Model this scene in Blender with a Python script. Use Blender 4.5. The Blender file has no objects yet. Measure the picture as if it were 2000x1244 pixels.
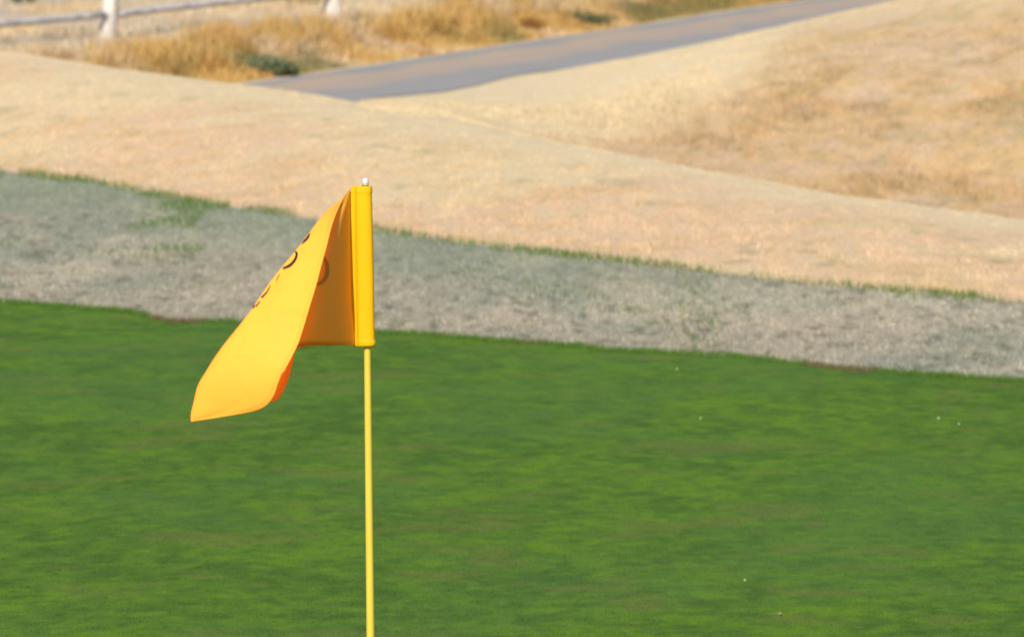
import bpy, bmesh, math, random
import numpy as np
from mathutils import Vector
from mathutils.bvhtree import BVHTree

random.seed(7)
rng = np.random.default_rng(11)
R = math.radians
SC = bpy.context.scene
COL = SC.collection

# ------------------------------------------------------------------ camera
CAM_H = 2.41
LENS, SENSOR = 200.0, 36.0
FPX = LENS / SENSOR * 2000.0           # focal length in photo pixels
PITCH = math.atan(1113.0 / FPX)        # looking slightly down
cam_d = bpy.data.cameras.new('camera')
cam = bpy.data.objects.new('camera', cam_d)
COL.objects.link(cam)
cam.location = (0, 0, CAM_H)
cam.rotation_euler = (R(90) - PITCH, 0, 0)
cam_d.lens = LENS
cam_d.sensor_width = SENSOR
cam_d.clip_start = 0.1
cam_d.clip_end = 3000
cam_d.dof.use_dof = True
cam_d.dof.focus_distance = 14.0
cam_d.dof.aperture_fstop = 8.8
SC.camera = cam

# ------------------------------------------------------------------ light
SUN_AZ_LEFT = 12.5      # degrees left of the viewing direction, behind the camera
SUN_EL = 36.0
w = bpy.data.worlds.new('World')
SC.world = w
w.use_nodes = True
nt = w.node_tree
bg = nt.nodes['Background']
sky = nt.nodes.new('ShaderNodeTexSky')
sky.sky_type = 'NISHITA'
sky.sun_disc = False
sky.sun_elevation = R(SUN_EL)
sky.sun_rotation = R(180 + SUN_AZ_LEFT)
nt.links.new(sky.outputs[0], bg.inputs[0])
bg.inputs[1].default_value = 0.08
sd = bpy.data.lights.new('sun', 'SUN')
sun = bpy.data.objects.new('sun', sd)
COL.objects.link(sun)
sd.energy = 4.5
sd.angle = R(0.5)
sd.color = (1.0, 0.95, 0.87)
to_sun = Vector((-math.sin(R(SUN_AZ_LEFT)) * math.cos(R(SUN_EL)),
                 -math.cos(R(SUN_AZ_LEFT)) * math.cos(R(SUN_EL)), math.sin(R(SUN_EL))))
sun.rotation_euler = to_sun.to_track_quat('Z', 'Y').to_euler()
sun.location = (-10, -10, 20)
SC.view_settings.view_transform = 'Standard'
SC.view_settings.look = 'None'
SC.view_settings.gamma = 1
SC.view_settings.exposure = 0.25

# ------------------------------------------------------------------ helpers
CP, SP = math.cos(PITCH), math.sin(PITCH)

def P(px, py, Y):
    """world point seen at photo pixel (px,py) at world distance Y"""
    a = (px - 1000.0) / FPX
    b = -(py - 622.0) / FPX
    dy = CP + b * SP
    dz = b * CP - SP
    s = Y / dy
    return Vector((a * s, Y, CAM_H + dz * s))

def dist_for(py, z):
    """world distance at which ground of height z shows at row py"""
    b = -(py - 622.0) / FPX
    dy = CP + b * SP
    dz = b * CP - SP
    return (z - CAM_H) / dz * dy

def z_for(py, Y):
    b = -(py - 622.0) / FPX
    return CAM_H + (b * CP - SP) / (CP + b * SP) * Y

def lin(c):
    return tuple(((v / 255.0) / 12.92 if v / 255.0 <= 0.04045 else ((v / 255.0 + 0.055) / 1.055) ** 2.4) for v in c)

def tag(o, label=None, cat=None, group=None, kind=None):
    if label: o['label'] = label
    if cat: o['category'] = cat
    if group: o['group'] = group
    if kind: o['kind'] = kind
    return o

def empty(name, loc):
    o = bpy.data.objects.new(name, None)
    o.location = loc
    o.empty_display_size = 0.1
    COL.objects.link(o)
    return o

def link_mesh(name, me, mat=None, parent=None):
    o = bpy.data.objects.new(name, me)
    COL.objects.link(o)
    if mat: me.materials.append(mat)
    if parent is not None:
        o.parent = parent
        rt = Vector((0, 0, 0)); p = parent
        while p is not None:
            rt += Vector(p.location); p = p.parent
        o.matrix_parent_inverse.identity()
        o.location = -rt           # meshes are written in world coordinates
    return o

def np_mesh(name, verts, faces, smooth=True, attrs=None):
    verts = np.asarray(verts, dtype=np.float32)
    faces = np.asarray(faces, dtype=np.int32)
    me = bpy.data.meshes.new(name)
    n, k = faces.shape
    me.vertices.add(len(verts)); me.vertices.foreach_set('co', verts.ravel())
    me.loops.add(n * k); me.loops.foreach_set('vertex_index', faces.ravel())
    me.polygons.add(n)
    me.polygons.foreach_set('loop_start', np.arange(0, n * k, k, dtype=np.int32))
    me.polygons.foreach_set('loop_total', np.full(n, k, dtype=np.int32))
    me.polygons.foreach_set('use_smooth', np.full(n, smooth, dtype=bool))
    me.update(calc_edges=True)
    for nm, (typ, data) in (attrs or {}).items():
        a = me.attributes.new(nm, typ, 'POINT')
        data = np.asarray(data, dtype=np.float32)
        a.data.foreach_set('color' if typ == 'FLOAT_COLOR' else 'value', data.ravel())
    me.validate()
    return me

def grid_faces(nr, nc):
    i = np.arange(nr - 1)[:, None] * nc + np.arange(nc - 1)[None, :]
    return np.stack([i, i + 1, i + nc + 1, i + nc], -1).reshape(-1, 4)

def _h(ix, iy, s):
    n = (ix.astype(np.int64) * 374761393 + iy.astype(np.int64) * 668265263 + s * 974634777) & 0xffffffff
    n = ((n ^ (n >> 13)) * 1274126177) & 0xffffffff
    n = (n ^ (n >> 16)) & 0xffffffff
    return n / 4294967295.0

def vnoise(x, y, s=0):
    x = np.asarray(x, float); y = np.asarray(y, float)
    ix = np.floor(x); iy = np.floor(y); fx = x - ix; fy = y - iy
    fx = fx * fx * (3 - 2 * fx); fy = fy * fy * (3 - 2 * fy)
    a = _h(ix, iy, s); b = _h(ix + 1, iy, s); c = _h(ix, iy + 1, s); d = _h(ix + 1, iy + 1, s)
    return (a * (1 - fx) + b * fx) * (1 - fy) + (c * (1 - fx) + d * fx) * fy

def fbm(x, y, s=0, o=4, g=0.5):
    t = 0; a = 1; n = 0
    for k in range(o):
        # turn every octave so that no grid direction shows
        c, q = math.cos(0.6 + k * 1.1), math.sin(0.6 + k * 1.1)
        t = t + a * vnoise((x * c - y * q) * 2 ** k + 17.3 * k, (x * q + y * c) * 2 ** k - 9.1 * k, s + k * 13)
        n += a; a *= g
    return t / n

def sstep(a, b, x):
    t = np.clip((x - a) / (b - a), 0, 1)
    return t * t * (3 - 2 * t)

def mixc(a, b, t):
    a = np.asarray(a, float); b = np.asarray(b, float)
    return a + (b - a) * np.asarray(t)[..., None]

def pchip(xk, yk, x):
    xk = np.asarray(xk, float); yk = np.asarray(yk, float); x = np.asarray(x, float)
    h = np.diff(xk); d = np.diff(yk) / h
    m = np.zeros_like(yk)
    for i in range(1, len(xk) - 1):
        if d[i - 1] * d[i] > 0:
            w1 = 2 * h[i] + h[i - 1]; w2 = h[i] + 2 * h[i - 1]
            m[i] = (w1 + w2) / (w1 / d[i - 1] + w2 / d[i])
    m[0], m[-1] = d[0], d[-1]
    i = np.clip(np.searchsorted(xk, x) - 1, 0, len(xk) - 2)
    t = (x - xk[i]) / h[i]
    return ((2 * t**3 - 3 * t**2 + 1) * yk[i] + (t**3 - 2 * t**2 + t) * h[i] * m[i]
            + (-2 * t**3 + 3 * t**2) * yk[i + 1] + (t**3 - t**2) * h[i] * m[i + 1])

# ------------------------------------------------------------------ materials
def new_mat(name):
    m = bpy.data.materials.new(name); m.use_nodes = True
    t = m.node_tree
    return m, t, t.nodes['Principled BSDF'], t.nodes['Material Output']

def attr_ground(name, rough=0.95, bump_scale=90.0, bump=0.4, dist=0.01, grain=0.25):
    """ground whose colour comes from the 'Col' attribute, with procedural grain and bump"""
    m, t, b, o = new_mat(name)
    N, L = t.nodes, t.links
    at = N.new('ShaderNodeAttribute'); at.attribute_name = 'Col'
    tc = N.new('ShaderNodeNewGeometry')
    nz = N.new('ShaderNodeTexNoise'); nz.inputs['Scale'].default_value = bump_scale
    nz.inputs['Detail'].default_value = 5; nz.inputs['Roughness'].default_value = 0.65
    L.new(tc.outputs['Position'], nz.inputs['Vector'])
    mr = N.new('ShaderNodeMapRange')
    mr.inputs['From Min'].default_value = 0.3; mr.inputs['From Max'].default_value = 0.7
    mr.inputs['To Min'].default_value = 1 - grain; mr.inputs['To Max'].default_value = 1 + grain
    L.new(nz.outputs['Fac'], mr.inputs['Value'])
    mx = N.new('ShaderNodeVectorMath'); mx.operation = 'SCALE'
    L.new(at.outputs['Color'], mx.inputs[0]); L.new(mr.outputs[0], mx.inputs['Scale'])
    L.new(mx.outputs[0], b.inputs['Base Color'])
    bp = N.new('ShaderNodeBump'); bp.inputs['Strength'].default_value = bump; bp.inputs['Distance'].default_value = dist
    L.new(nz.outputs['Fac'], bp.inputs['Height']); L.new(bp.outputs[0], b.inputs['Normal'])
    b.inputs['Roughness'].default_value = rough
    b.inputs['Specular IOR Level'].default_value = 0.15
    return m

def blade_mat(name, transl=0.3, rough=0.6, spec=0.25):
    m, t, b, o = new_mat(name)
    N, L = t.nodes, t.links
    at = N.new('ShaderNodeAttribute'); at.attribute_name = 'Col'
    L.new(at.outputs['Color'], b.inputs['Base Color'])
    b.inputs['Roughness'].default_value = rough
    b.inputs['Specular IOR Level'].default_value = spec
    tr = N.new('ShaderNodeBsdfTranslucent'); L.new(at.outputs['Color'], tr.inputs['Color'])
    mx = N.new('ShaderNodeMixShader'); mx.inputs[0].default_value = transl
    L.new(b.outputs[0], mx.inputs[1]); L.new(tr.outputs[0], mx.inputs[2]); L.new(mx.outputs[0], o.inputs['Surface'])
    return m

M_green = attr_ground('putting green turf', bump_scale=160, bump=0.5, dist=0.006, grain=0.22)
M_fringe = attr_ground('dormant fringe turf', bump_scale=60, bump=0.7, dist=0.02, grain=0.3)
M_dry = attr_ground('dry grass ground', bump_scale=28, bump=0.5, dist=0.03, grain=0.16)
M_blade_g = blade_mat('green blades', 0.3, 0.75, 0.05)
M_blade_d = blade_mat('dry blades', 0.3, 0.75, 0.12)
M_leaf = blade_mat('shrub leaves', 0.2, 0.6, 0.2)

# ------------------------------------------------------------------ terrain
A0 = np.array([-1.78, 41.3]); DIR = np.array([0.327, 0.945]); NRM = np.array([0.945, -0.327])   # the path's far edge
def edge(pts, zf):
    """pixel polyline + height function of px -> world (X, Y, z) sorted by X"""
    o = []
    for px, py in pts:
        z = zf(px); Y = dist_for(py, z); o.append(((px - 1000) / FPX * Y * 1.0, Y, z))
    return np.array(o)

def dense(pts, n=81):
    xs = np.linspace(pts[0][0], pts[-1][0], n)
    return [(x, y) for x, y in zip(xs, np.interp(xs, [p[0] for p in pts], [p[1] for p in pts]))]

px_green = [(-1600, 520), (-400, 566), (0, 590), (250, 609), (330, 628), (500, 630), (740, 648), (1000, 665), (1200, 682), (1400, 695), (1530, 706),
            (1600, 716), (1700, 722), (1900, 735), (2000, 743), (2500, 790), (3600, 900)]
px_fringe = [(-1600, 255), (-400, 290), (0, 332), (200, 360), (370, 392), (550, 418), (740, 452), (900, 475), (1100, 498), (1300, 520),
             (1600, 555), (1800, 573), (2000, 590), (2500, 645), (3600, 780)]
px_ridge = [(-1600, 60), (-400, 75), (0, 100), (200, 135), (400, 165), (560, 190), (660, 210), (740, 230), (810, 240), (900, 250), (1000, 266), (1100, 288), (1300, 325),
            (1500, 363), (1700, 393), (1850, 414), (2000, 434), (2500, 500), (3600, 640)]
pg = dense(px_green, 521)
pg = [(x, y + 9 * (float(fbm(x / 70.0, 0.0, 401, 4, 0.6)) - 0.5)) for x, y in pg]
pf = dense(px_fringe, 521)
pf = [(x, y + 8 * (float(fbm(x / 60.0, 0.0, 409, 4, 0.6)) - 0.5)) for x, y in pf]
e1 = edge(pg, lambda p: 0.0)
e2 = edge(pf, lambda p: float(np.interp(p, [0, 2000], [0.15, 0.05])))
e3 = edge(dense(px_ridge), lambda p: float(np.interp(p, [-1600, 0, 2000, 3600], [0.62, 0.55, 0.14, 0.0])))
e4 = []; e5 = []
for p in np.linspace(-1600, 3600, 81):
    Y3 = float(np.interp(p, np.linspace(-1600, 3600, 81), e3[:, 1]))
    Y4 = Y3 + 3.6
    if p < 720: Y4 = max(Y4, 38.2)
    y4 = float(np.interp(p, [720, 760, 900, 1000, 1200, 1500, 2000, 3600], [220, 200, 222, 266, 345, 420, 500, 680]))
    z4 = z_for(y4, Y4) if p > 700 else 0.0
    e4.append(((p - 1000) / FPX * Y4, Y4, z4))
    Y5 = 40.5
    y5 = float(np.interp(p, [700, 740, 900, 1150, 1400, 1560, 1750, 2000, 2600, 3600],
                         [205, 197, 172, 128, 75, 39, -2, -62, -150, -100]))
    y5 += float(np.interp(p, [760, 900, 2000], [0, 5, 5]))
    z5 = max(z_for(y5, Y5), 0.0) if p > 720 else 0.0
    e5.append(((p - 1000) / FPX * Y5, Y5, z5))
e4 = np.array(e4); e5 = np.array(e5)

def knots(X):
    X = np.asarray(X, float)
    f = lambda e, c: np.interp(X, e[:, 0], e[:, c])
    one = np.ones_like(X)
    Y = [one * -40, one * 10, f(e1, 1), f(e2, 1), f(e3, 1), f(e4, 1), f(e5, 1), f(e5, 1) + 2.5, one * 75, one * 500]
    Z = [one * 0, one * 0, f(e1, 2), f(e2, 2), f(e3, 2), f(e4, 2), f(e5, 2), one * 0, one * 0, one * 4]
    return np.array(Y), np.array(Z)

def rough_amp(X, Y, K):
    """lumpiness of the dry ground beyond the fringe"""
    k = sstep(K[3], K[3] + 1.5, Y) * (1 - sstep(60, 90, Y))
    h2 = sstep(K[5] - 1.5, K[5] + 1.0, Y) * (1 - sstep(K[6] - 3.5, K[6] - 0.5, Y)) * sstep(0.3, 1.8, X)
    return 0.008 * k, 0.045 * h2

def terrain(X, Y, lump=True):
    X = np.asarray(X, float); Y = np.asarray(Y, float)
    K, Z = knots(X)
    n = K.shape[0]
    h = np.diff(K, axis=0); d = np.diff(Z, axis=0) / h
    m = np.zeros_like(K)
    for i in range(1, n - 1):
        w1 = 2 * h[i] + h[i - 1]; w2 = h[i] + 2 * h[i - 1]
        ok = d[i - 1] * d[i] > 1e-12
        with np.errstate(divide='ignore', invalid='ignore'):
            m[i] = np.where(ok, (w1 + w2) / (w1 / np.where(ok, d[i - 1], 1) + w2 / np.where(ok, d[i], 1)), 0)
    z = np.zeros_like(Y)
    for i in range(n - 1):
        t = (Y - K[i]) / h[i]
        v = ((2 * t**3 - 3 * t**2 + 1) * Z[i] + (t**3 - 2 * t**2 + t) * h[i] * m[i]
             + (-2 * t**3 + 3 * t**2) * Z[i + 1] + (t**3 - t**2) * h[i] * m[i + 1])
        z = np.where((Y >= K[i]) & (Y <= K[i + 1]) if i else (Y <= K[1]), v, z)
    if lump:
        a, b = rough_amp(X, Y, K)
        z = z + a * (fbm(X * 1.1, Y * 1.1, 5, 4) - 0.5) * 2 + b * (fbm(X * 1.4, Y * 1.0, 9, 4, 0.55) - 0.5) * 2
        z = z + 0.004 * (fbm(X * 0.8, Y * 0.8, 31, 2) - 0.5) * (1 - sstep(60, 90, Y))
    return z

# ------------------------------------------------------------------ ground colours (albedo, linear; sunlit tone of the second hill mixed in)
G_MID = np.array([0.080, 0.162, 0.018]); G_LIGHT = np.array([0.112, 0.208, 0.014]); G_DARK = np.array([0.058, 0.124, 0.015])
G_BLUE = np.array([0.070, 0.155, 0.038]); G_BROWN = np.array([0.130, 0.155, 0.035])

def col_green(X, Y):
    a = fbm(X * 2.0, Y * 1.4, 41, 4, 0.6)
    b = fbm(X * 7.5, Y * 6.5, 47, 4, 0.65)
    d = fbm(X * 21.0, Y * 17.0, 73, 3, 0.7)
    c = fbm(X * 1.1, Y * 0.9, 53, 4, 0.6)
    e = fbm(X * 3.4 + 5, Y * 4.0, 59, 4, 0.65)
    v = 0.18 * a + 0.36 * b + 0.46 * d
    col = mixc(G_DARK, G_MID, sstep(0.36, 0.50, v))
    col = mixc(col, G_LIGHT, 0.9 * sstep(0.49, 0.63, v))
    col = col + (G_BLUE - col) * (0.34 * sstep(0.44, 0.66, c))[..., None]
    col = col + (G_BROWN - col) * (0.5 * sstep(0.58, 0.72, e))[..., None]
    return col

F_A = np.array([0.43, 0.39, 0.295]); F_B = np.array([0.31, 0.31, 0.24]); F_D = np.array([0.125, 0.125, 0.085]); F_G = np.array([0.25, 0.285, 0.20])
F_P = np.array([0.50, 0.40, 0.30])

def col_fringe(X, Y):
    K, _ = knots(X)
    t = (Y - K[2]) / (K[3] - K[2])
    a = fbm(X * 2.2, Y * 1.1, 61, 4, 0.6); b = fbm(X * 24, Y * 9, 67, 3, 0.6); c = fbm(X * 0.9, Y * 0.6, 71, 3)
    col = mixc(F_B, F_A, sstep(0.38, 0.62, a))
    col = col + (F_P - col) * (0.4 * sstep(0.52, 0.68, c))[..., None]
    col = col + (F_D - col) * (0.65 * sstep(0.52, 0.78, b))[..., None]
    col = col + (F_G - col) * (sstep(0.45, 0.95, t + 0.5 * (c - 0.5)) * 0.8 * sstep(2.5, -1.5, X) )[..., None]
    return col

D_PALE = np.array([0.64, 0.505, 0.315]); D_PINK = np.array([0.625, 0.455, 0.292]); D_OCH = np.array([0.53, 0.36, 0.165])
D_BRN = np.array([0.27, 0.20, 0.11]); D_GRY = np.array([0.46, 0.38, 0.30]); D_CREAM = np.array([0.70, 0.57, 0.365]); D_GRN = np.array([0.24, 0.25, 0.13])

def col_dry(X, Y):
    K, _ = knots(X)
    a = fbm(X * 0.9, Y * 1.3, 81, 4, 0.6); b = fbm(X * 3.2 + Y * 0.8, Y * 4.6, 87, 4, 0.65); c = fbm(X * 6.0, Y * 4.0, 93, 3, 0.6); e = fbm(X * 0.5, Y * 0.5, 99, 3)
    col = mixc(D_PINK, D_PALE, sstep(0.35, 0.62, a))
    col = col + (D_OCH - col) * (0.38 * sstep(0.5, 0.72, b))[..., None]
    col = col + (D_GRN - col) * (0.35 * sstep(0.68, 0.80, c))[..., None]
    tr = (Y - K[3]) / (K[4] - K[3])
    # the crests are paler, the foot more golden
    col = col + (D_CREAM - col) * (0.75 * sstep(0.7, 1.05, tr) * (1 - sstep(K[5] - 1, K[5], Y)))[..., None]
    # foot of the slope at the far right is golden
    col = col + (D_OCH - col) * (0.55 * sstep(0.5, 0.0, tr) * sstep(1.0, 1.9, X) * sstep(0.4, 0.6, a))[..., None]
    # second hill: rougher
    h2 = sstep(K[4] + 1.0, K[5], Y) * (Y < K[6] + 4)
    tt = np.clip((Y - K[5]) / (K[6] - K[5]), 0, 1)
    s = 0.45 * b + 0.55 * fbm(X * 2.0, Y * 1.3, 103, 5, 0.65)
    mot = fbm(X * 5.0, Y * 3.6, 107, 4, 0.65); fin = fbm(X * 13, Y * 8, 109, 3, 0.6)
    hc = mixc(D_PINK * 0.82, D_PINK * 0.92, sstep(0.25, 0.45, b))
    hc = hc + (D_OCH * 1.1 - hc) * ((0.35 + 0.35 * sstep(0.4, 2.2, X)) * sstep(0.38, 0.60, 0.6 * mot + 0.4 * a))[..., None]
    hc = hc + (D_BRN * 1.3 - hc) * (sstep(0.4, 2.2, X) * 0.5 * sstep(0.50, 0.68, 0.45 * mot + 0.55 * fin))[..., None]
    hc = hc + (D_GRN - hc) * (0.3 * sstep(0.60, 0.74, c))[..., None]
    th = np.clip(0.02 + 0.42 * X, -0.4, 0.86)
    hc = hc + (D_CREAM - hc) * (0.92 * sstep(th - 0.22, th + 0.22, tt + 0.35 * (e - 0.5) + 0.25 * (b - 0.5)))[..., None]  # sunlit upper part of the hill painted in as cream
    col = col + (hc - col) * h2[..., None]
    # meadow beyond
    md = sstep(K[6], K[6] + 2.0, Y)
    mc = mixc(D_PINK * 0.9, D_PALE, sstep(0.42, 0.6, b))
    mc = mc + (np.array([0.44, 0.38, 0.35]) - mc) * (0.75 * sstep(-2.6, -4.2, X) * sstep(0.45, 0.6, a))[..., None]
    col = col + (mc - col) * md[..., None]
    return col

def rgba(c):
    return np.concatenate([c, np.ones(c.shape[:-1] + (1,))], -1)

def cols_x():
    inner = np.concatenate([np.arange(-5.0, -2.8, 0.05), np.arange(-2.8, 2.8, 0.02), np.arange(2.8, 5.001, 0.05)])
    o = [5.1]; s = 0.1
    while o[-1] < 260: o.append(o[-1] + s); s *= 1.07
    o = np.array(o)
    return np.concatenate([-o[::-1], inner, o])

def sheet(name, lo, hi, n, cf, mat, label, split=None):
    X = cols_x()
    K, _ = knots(X)
    lo_y = K[lo] if lo is not None else K[0]
    if split is None:
        t = np.linspace(0, 1, n)[:, None]
        Y = K[lo][None, :] * (1 - t) + K[hi][None, :] * t
    else:
        Y = split(K)
    XX = np.broadcast_to(X, Y.shape)
    Z = terrain(XX, Y)
    me = np_mesh(name, np.stack([XX, Y, Z], -1).reshape(-1, 3), grid_faces(*Y.shape),
                 True, {'Col': ('FLOAT_COLOR', rgba(cf(XX, Y)))})
    o = link_mesh(name, me, mat)
    tag(o, label, None, None, 'structure')
    return o

def rows_green(K):
    y0 = np.linspace(-40, 10, 12)[:-1]; y1 = np.linspace(0, 1, 520)[:, None]
    return np.concatenate([np.broadcast_to(y0[:, None], (11, K.shape[1])), 10 * (1 - y1) + K[2][None, :] * y1])

def rows_dry(K):
    seg = []
    for a, b, n in ((3, 4, 130), (4, 5, 70), (5, 6, 110), (6, 7, 30)):
        t = np.linspace(0, 1, n, endpoint=False)[:, None]
        seg.append(K[a][None, :] * (1 - t) + K[b][None, :] * t)
    t = np.linspace(0, 1, 90, endpoint=False)[:, None]; seg.append(K[7][None, :] * (1 - t) + 75 * t)
    t = (np.linspace(0, 1, 90) ** 2.2)[:, None]; seg.append(np.broadcast_to(75 * (1 - t) + 500 * t, (90, K.shape[1])))
    return np.concatenate(seg)

sheet('putting_green', 1, 2, 0, col_green, M_green, 'mown green putting surface in the foreground', rows_green)
sheet('fringe', 2, 3, 150, col_fringe, M_fringe, 'grey dormant turf band round the green')
sheet('ground', 3, 9, 0, col_dry, M_dry, 'dry tan grass slopes and meadow beyond the green', rows_dry)

# ------------------------------------------------------------------ grass blades (stuff)
def blades(name, X, Y, h, wd, col, mat, label, cat='grass', lean=0.35, z=None, tri=True, kind='stuff', jit=0.16, parent=None, base_dark=None):
    sp = (X - A0[0]) * DIR[0] + (Y - A0[1]) * DIR[1]; wp = (X - A0[0]) * NRM[0] + (Y - A0[1]) * NRM[1] - 0.0006 * np.clip(sp - 8, 0, 60) ** 2
    ok = (wp < -0.02) | (wp > 1.63) | (sp < -4)
    X, Y, h, wd, col = X[ok], Y[ok], h[ok], wd[ok], col[ok]
    n = len(X)
    if z is None: z = terrain(X, Y)
    az = rng.uniform(0, 2 * np.pi, n)
    fa = rng.uniform(0, 2 * np.pi, n)
    l = rng.normal(0, lean, n)
    base = np.stack([X, Y, z - 0.002], -1)
    side = np.stack([np.cos(fa), np.sin(fa), np.zeros(n)], -1) * (wd[:, None] * 0.5)
    tip = base + np.stack([np.cos(az) * np.sin(l), np.sin(az) * np.sin(l), np.cos(l)], -1) * h[:, None]
    k = 1 + rng.normal(0, jit, (n, 1))
    c = np.clip(col * k, 0.005, 0.9)
    if tri:
        v = np.stack([base - side, base + side, tip], 1).reshape(-1, 3)
        f = np.arange(n * 3).reshape(-1, 3)
        cc = np.repeat(c, 3, 0)
    else:
        mid = base + (tip - base) * 0.55 + np.array([0, 0, 1]) * (h[:, None] * 0.10)
        droop = tip + np.stack([np.cos(az), np.sin(az), -np.ones(n) * 0.5], -1) * (h[:, None] * 0.15)
        v = np.stack([base - side, base + side, mid - side * 0.8, mid + side * 0.8, droop], 1).reshape(-1, 3)
        i = np.arange(n)[:, None] * 5
        f = np.concatenate([i + np.array([[0, 1, 3]]), i + np.array([[0, 3, 2]]), i + np.array([[2, 3, 4]])])
        cc = np.repeat(c, 5, 0)
    me = np_mesh(name, v, f, False, {'Col': ('FLOAT_COLOR', rgba(cc))})
    o = link_mesh(name, me, mat, parent)
    if label: tag(o, label, cat, None, kind)
    return o

def scatter(n, y0, y1, margin=0.35, power=1.0):
    """points over the wedge of ground the photograph looks at, with a wide margin either side"""
    t = rng.uniform(0, 1, n) ** power
    Y = y0 + (y1 - y0) * t
    X = rng.uniform(-1, 1, n) * (0.095 * Y + margin + 0.8)
    return X, Y

# green turf: very short
X, Y = scatter(1150000, 13.6, 25.5, 0.4, 1.45)
K, _ = knots(X); m = Y < K[2]; X, Y = X[m], Y[m]
c = col_green(X, Y)
tone = fbm(X * 30, Y * 18, 7, 2)
blades('green_turf', X, Y, rng.uniform(0.004, 0.010, len(X)), rng.uniform(0.0012, 0.0026, len(X)), c * (0.75 + 0.75 * tone)[:, None], M_blade_g,
       'short mown green grass covering the putting surface', lean=0.5)

# dormant fringe turf
X, Y = scatter(650000, 20.5, 33.5, 0.6, 1.1)
K, _ = knots(X)
jit = (fbm(X * 5, Y * 5, 3, 3) - 0.5) * 0.22
m = (Y > K[2] - 0.02 + jit * 0.5) & (Y < K[3] + 0.02); X, Y = X[m], Y[m]
cl = fbm(X * 48, Y * 24, 21, 3, 0.6)
c = col_fringe(X, Y) * (0.62 + 0.78 * sstep(0.32, 0.68, cl))[:, None]  # shade in the low gaps between clumps painted as darker blades
blades('dormant_turf', X, Y, 0.008 + 0.018 * sstep(0.35, 0.7, cl) * rng.uniform(0.6, 1.1, len(X)), rng.uniform(0.002, 0.0045, len(X)), c, M_blade_d,
       'grey beige dormant grass of the fringe', lean=0.55)

# green tufts creeping along the top of the fringe and over its upper part
X, Y = scatter(850000, 20.5, 34.0, 0.6)
K, _ = knots(X)
d = K[3] - Y
px = 1000 + X / Y * FPX
along = np.interp(px, [-200, 0, 60, 120, 370, 400, 450, 480, 560, 590, 740, 790, 920, 960, 1100, 1180, 1280, 1400, 1500, 1650, 1720, 1800, 1850, 1930, 2000, 2200],
                  [0.6, .35, .8, 1, .7, .35, .5, .9, .6, .05, .5, .75, .45, .9, 1, .75, .7, .35, .2, .3, .6, .55, .9, .8, .85, .8])
nz = fbm(X * 3.5, Y * 3.5, 111, 3)
edge_p = along * np.exp(-((d + 0.02) / (0.055 + 0.11 * nz)) ** 2) * (d > -0.10) * sstep(0.42, 0.62, nz + 0.2 * along)
pat = fbm(X * 2.6, Y * 1.1, 117, 3, 0.55)
patch_p = 0.7 * sstep(0.56, 0.66, pat) * sstep(3.4 * 1.0, 0.3, d) * (d > 0) * sstep(-0.35, -1.0, X)
low_p = 0.10 * sstep(0.66, 0.74, pat) * (d > 0)
m = (rng.uniform(0, 1, len(X)) < np.maximum(np.maximum(edge_p, patch_p), low_p)) & (Y > K[2] + 0.2)
X, Y, d = X[m], Y[m], d[m]
c = mixc(np.array([0.085, 0.17, 0.03]), np.array([0.17, 0.26, 0.07]), rng.uniform(0, 1, len(X)))
blades('green_grass', X, Y, rng.uniform(0.02, 0.05, len(X)) * np.where(d < 0.3, 0.95, 0.7), rng.uniform(0.003, 0.006, len(X)), c, M_blade_g,
       'green grass tufts along the upper edge of the grey fringe', lean=0.45)

# ragged green and brown growth on the lip of the putting green
X = rng.uniform(-2.8, 2.8, 22000); K, _ = knots(X)
Y = K[2] + rng.normal(0, 0.05, len(X)) + (fbm(X * 4, X * 0, 3, 3) - 0.5) * 0.16 - 0.03
pxg = 1000 + X / K[2] * FPX
bro = np.interp(pxg, [280, 300, 380, 420, 1000, 1020, 1050, 1080, 1560, 1590, 1700, 1730], [0, 1, 1, 0, 0, .5, .5, 0, 0, 1, 1, 0])
c = mixc(np.array([0.10, 0.20, 0.03]), np.array([0.20, 0.13, 0.07]), bro * (rng.uniform(0, 1, len(X)) < 0.75))
blades('edge_grass', X, Y, rng.uniform(0.01, 0.028, len(X)), rng.uniform(0.002, 0.004, len(X)), c, M_blade_g,
       'ragged green and brown grass on the lip of the putting green', lean=0.45)

# dry slope
X, Y = scatter(500000, 23.5, 40, 0.6)
K, _ = knots(X); m = (Y > K[3] - 0.03) & (Y < K[5]); X, Y = X[m], Y[m]
cl = fbm(X * 12, Y * 8, 25, 3, 0.6)
c = col_dry(X, Y) * (0.82 + 0.42 * sstep(0.3, 0.7, cl))[:, None]
Kd, _ = knots(X); crest = np.exp(-((Y - Kd[4]) / 1.6) ** 2)
blades('dry_turf', X, Y, (0.010 + 0.026 * sstep(0.35, 0.7, cl) * rng.uniform(0.6, 1.1, len(X))) * (1 - 0.72 * crest) * (1 - 0.45 * sstep(Kd[4] + 0.5, Kd[4] + 2, Y)), rng.uniform(0.003, 0.006, len(X)), c, M_blade_d,
       'short dry tan grass on the near slope', lean=0.6, jit=0.09)

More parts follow.
